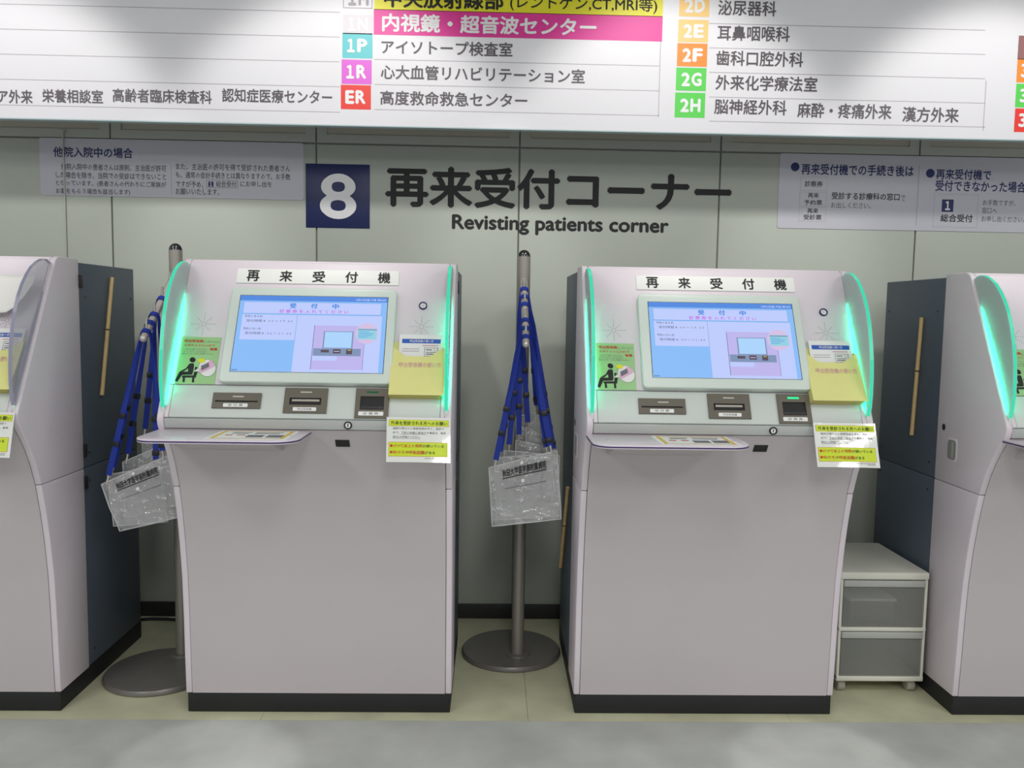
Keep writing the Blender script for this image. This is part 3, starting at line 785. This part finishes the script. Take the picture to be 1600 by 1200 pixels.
def ribbon(path, wid, th=.0016):
    path = [Vector(p) for p in path]; vs = []; fs = []
    for i, p in enumerate(path):
        d = (path[min(i + 1, len(path) - 1)] - path[max(i - 1, 0)]).normalized()
        w = Vector(wid[i]); w = (w - d * w.dot(d)).normalized() * .0098; t = d.cross(w).normalized() * th / 2
        vs += [p - w - t, p + w - t, p + w + t, p - w + t]
    for i in range(len(path) - 1):
        for k in range(4): fs.append((i * 4 + k, i * 4 + (k + 1) % 4, i * 4 + 4 + (k + 1) % 4, i * 4 + 4 + k))
    fs += [(0, 1, 2, 3), tuple(len(vs) - 4 + k for k in (3, 2, 1, 0))]
    return MB().add(vs, fs)

def pouch(A, B, t, corners, y, label, group, print_=True, seed=0, clipdrop=.03):
    H = A.lerp(B, t)
    P = [unp(*q, 1, y) for q in corners]     # TL TR BR BL
    at(*((P[2] + P[3]) / 2))
    o = thing('pass_pouch', label, 'pouch', group)
    def Q(u, v, l):
        p = P[0] * ((1 - u) * (1 - v)) + P[1] * (u * (1 - v)) + P[2] * (u * v) + P[3] * ((1 - u) * v)
        nz = noise.noise(Vector((u * 3.1 + seed * 7.3, v * 2.6, seed))) * .007 + noise.noise(Vector((u * 9 + seed, v * 8, seed * 3))) * .0022
        return p + Vector((0, -l + nz, 0))
    n, mrow = 14, 11
    for nm, l in (('back_sheet', -.005), ('front_sheet', .0)):
        vs = []; fs = []
        for j in range(mrow + 1):
            for i in range(n + 1):
                u, v = i / n, j / mrow
                vs.append(Q(u, v, l * (1 - (2 * v - 1) ** 4) * (1 - (2 * u - 1) ** 4)))
        for j in range(mrow):
            for i in range(n):
                a = j * (n + 1) + i; fs.append((a, a + 1, a + n + 2, a + n + 1))
        MB().add(vs, fs).build(nm, 'pouch', o, smooth=True)
    mb = MB()
    edge = [(i / 12, 0) for i in range(13)] + [(1, j / 8) for j in range(1, 9)] + [(1 - i / 12, 1) for i in range(1, 13)] + [(0, 1 - j / 8) for j in range(1, 8)]
    mb.tube([Q(u, v, .0006) for u, v in edge] + [Q(0, 0, .0006)], .0022, 6, False); mb.build('seam', 'pouchrim', o)
    if print_:
        text('秋田大学医学部附属病院', Q, .19, .83, .09, .21, .0035, 'ink', o, .025, 2)
        mb = MB()
        for i in range(8): rect(mb, Q, .19 + .08 * i, .27 + .08 * i, .225, .24, .0035)
        mb.build('underline', 'ink', o)
        mb = MB()
        for i in range(8): rect(mb, Q, .22 + .075 * i, .295 + .075 * i, .40, .41, .003)
        mb.build('flap_crease', 'devgrey', o)
        MB().disc(Q, .48, .33, .026, .03, .0045).build('snap_button', 'plate', o)
        MB().disc(Q, .48, .05, .022, .026, .0045).build('snap_button', 'plate', o)
    ends = []
    for side, u in ((-1, .07), (1, .93)):
        c = Q(u, .03, .002); e = c + (H - c).normalized() * clipdrop; ends.append(e)
        cl = MB().tube([c + Vector((0, -.001, -.004)), c.lerp(e, .45)], [.0028, .0045], 8).tube([c.lerp(e, .45), e], [.003, .0042], 8)
        cl.build('clip', 'chrome', o)
    r = .0165
    d = (B - A).normalized(); up = Vector((1, 0, 0)).cross(d).normalized()
    if up.z < 0: up = -up
    arc = [H + Vector((-math.cos(a) * r, 0, 0)) + up * (math.sin(a) * r) for a in [math.pi * i / 6 for i in range(7)]]
    Lp = [ends[0], ends[0].lerp(arc[0], .4), ends[0].lerp(arc[0], .8)]; Rp = [ends[1].lerp(arc[-1], .8), ends[1].lerp(arc[-1], .4), ends[1]]
    wx = Vector((1, 0, 0)); wd = d
    wid = [wx, wx, (wx * .6 + wd * .6)] + [wd] * 7 + [(-wd * -.6 + wx * .6), wx, wx]
    s = ribbon(Lp + arc + Rp, wid).build('strap', 'strap', o)
    for e, q, f in ((ends[0], arc[0], .22), (ends[0], arc[0], .42), (ends[1], arc[-1], .3), (ends[1], arc[-1], .05)):
        p = e.lerp(q, f); dv = (q - e).normalized(); w = Vector((dv.z, 0, -dv.x)).normalized(); nn = dv.cross(w)
        mb = MB(); mb.hexa([p + w * a * .0115 + nn * b * .004 + dv * c_ * .009 for c_ in (-1, 1) for a, b in ((-1, -1), (1, -1), (1, 1), (-1, 1))])
        mb.build('buckle', 'buckle', o, .001)
    return o

A2, B2 = stand(.118, -.455, .094, -.385, 'steel stand hung with blue lanyards, standing between the two lit machines')
A1, B1 = stand(-1.195, -.47, -1.228, -.602, 'steel stand hung with blue lanyards, squeezed beside the slate side with the bamboo stick')
G2, G1 = 'pouches on the stand between the two lit machines', 'pouches on the stand beside the slate side'
pouch(A2, B2, .90, ((764, 731), (870, 704), (877, 811), (769, 822)), -.80, 'front clear pouch with black printed line on the stand between the lit machines', G2, True, 1)
pouch(A2, B2, .66, ((788, 704), (874, 712), (872, 800), (782, 802)), -.735, 'third clear printed pouch counted from the front one between the lit machines', G2, True, 2)
pouch(A2, B2, .42, ((806, 688), (868, 702), (866, 782), (802, 786)), -.675, 'plain clear pouch behind the printed ones on the stand between the lit machines', G2, False, 3)
pouch(A2, B2, .18, ((806, 652), (842, 642), (850, 742), (808, 748)), -.60, 'narrow folded clear pouch hung highest on the stand between the lit machines', G2, False, 4)
pouch(A2, B2, .78, ((772, 716), (862, 708), (868, 806), (776, 812)), -.768, 'clear pouch directly behind the front printed one on the stand between the lit machines', G2, False, 9)
pouch(A2, B2, .30, ((822, 668), (866, 690), (866, 770), (820, 770)), -.64, 'small clear pouch close to the pole of the stand between the lit machines', G2, False, 10)
pouch(A1, B1, .90, ((158, 757), (262, 712), (280, 808), (187, 830)), -.80, 'front tilted clear pouch with black printed line beside the slate side', G1, True, 5)
pouch(A1, B1, .66, ((192, 722), (268, 690), (276, 790), (196, 808)), -.735, 'second clear pouch, right behind the tilted one, beside the slate side', G1, False, 6)
pouch(A1, B1, .42, ((222, 682), (278, 660), (288, 760), (226, 772)), -.675, 'clear pouch hung highest on the stand beside the slate side', G1, False, 8)

pouch(A1, B1, .78, ((168, 742), (250, 728), (262, 815), (178, 822)), -.768, 'clear pouch hanging lowest but one beside the slate side', G1, False, 11)

# ------------------------------------------------------------------ two drawer unit
x0, x1, yf, yb, zt = 1.276, 1.597, -.745, -.345, .458
at((x0 + x1) / 2, (yf + yb) / 2, 0)
o = thing('drawer_unit', 'white plastic unit with two smoky drawers on casters between two machines', 'drawers')
MB().box(x0 - .003, x1 + .003, yf - .004, yb, .430, zt).build('top', 'plastic', o, .007, 3)
for a, b in ((x0, x0 + .010), (x1 - .010, x1)): MB().box(a, b, yf, yb, .056, .431).build('side', 'plastic', o, .002)
MB().box(x0 + .008, x1 - .008, yb - .008, yb, .056, .431).build('back', 'plastic', o)
MB().box(x0, x1, yf - .003, yb, .050, .068).build('bottom', 'plastic', o, .003)
MB().box(x0, x1, yf - .003, yf + .02, .238, .253).build('middle_rail', 'plastic', o, .003)
for z0, z1 in ((.255, .428), (.070, .236)):
    d = MB().box(x0 + .011, x1 - .011, yf - .001, yf + .006, z0, z1 - .025).build('drawer', 'drawer', o, .003)
    MB().box(x0 + .011, x1 - .011, yf - .006, yf + .006, z1 - .024, z1).build('drawer_rail', 'rail', d, .003)
    mb = MB()
    mb.box(x0 + .013, x0 + .017, yf + .006, yb - .02, z0, z1 - .03).box(x1 - .017, x1 - .013, yf + .006, yb - .02, z0, z1 - .03).box(x0 + .013, x1 - .013, yf + .006, yb - .02, z0, z0 + .004).box(x0 + .013, x1 - .013, yb - .024, yb - .02, z0, z1 - .03)
    mb.build('drawer_box', 'drawer', d)
for x in (x0 + .03, x1 - .03):
    for y in (yf + .04, yb - .04):
        cs = MB().prism([(y + .024 * math.cos(q * math.pi / 10), .024 + .024 * math.sin(q * math.pi / 10)) for q in range(20)], lambda p, t: (t, p[0], p[1]), x - .014, x + .014).build('caster', 'caster', o, .004)
        MB().box(x - .017, x + .017, y - .012, y + .022, .030, .051).build('fork', 'caster', cs, .003)
at(1.44, -.6, .2595)
o = thing('stored_box', 'pale flat carton seen dimly inside the upper smoky drawer', 'box')
MB().box(1.335, 1.50, -.70, -.50, .2592, .335).build('carton', 'devgrey', o, .002)
MB().box(1.330, 1.505, -.705, -.495, .335, .345).build('lid', 'paper', o, .002)

# ------------------------------------------------------------------ cable by the skirting
at(-1.1, -.1, 0)
o = thing('power_cable', 'black and white cables lying along the skirting behind the lanyard stand', 'cable')
MB().tube([(-1.55 + .07 * i, -.075 + .014 * math.sin(i * 1.1), .007) for i in range(12)], .007, 8).build('black_cable', 'hinge', o)
MB().tube([(-1.55 + .07 * i, -.050 + .006 * math.sin(i * .7), .004) for i in range(12)], .004, 8).build('white_cable', 'plate', o)

bpy.data.objects.remove(_to)
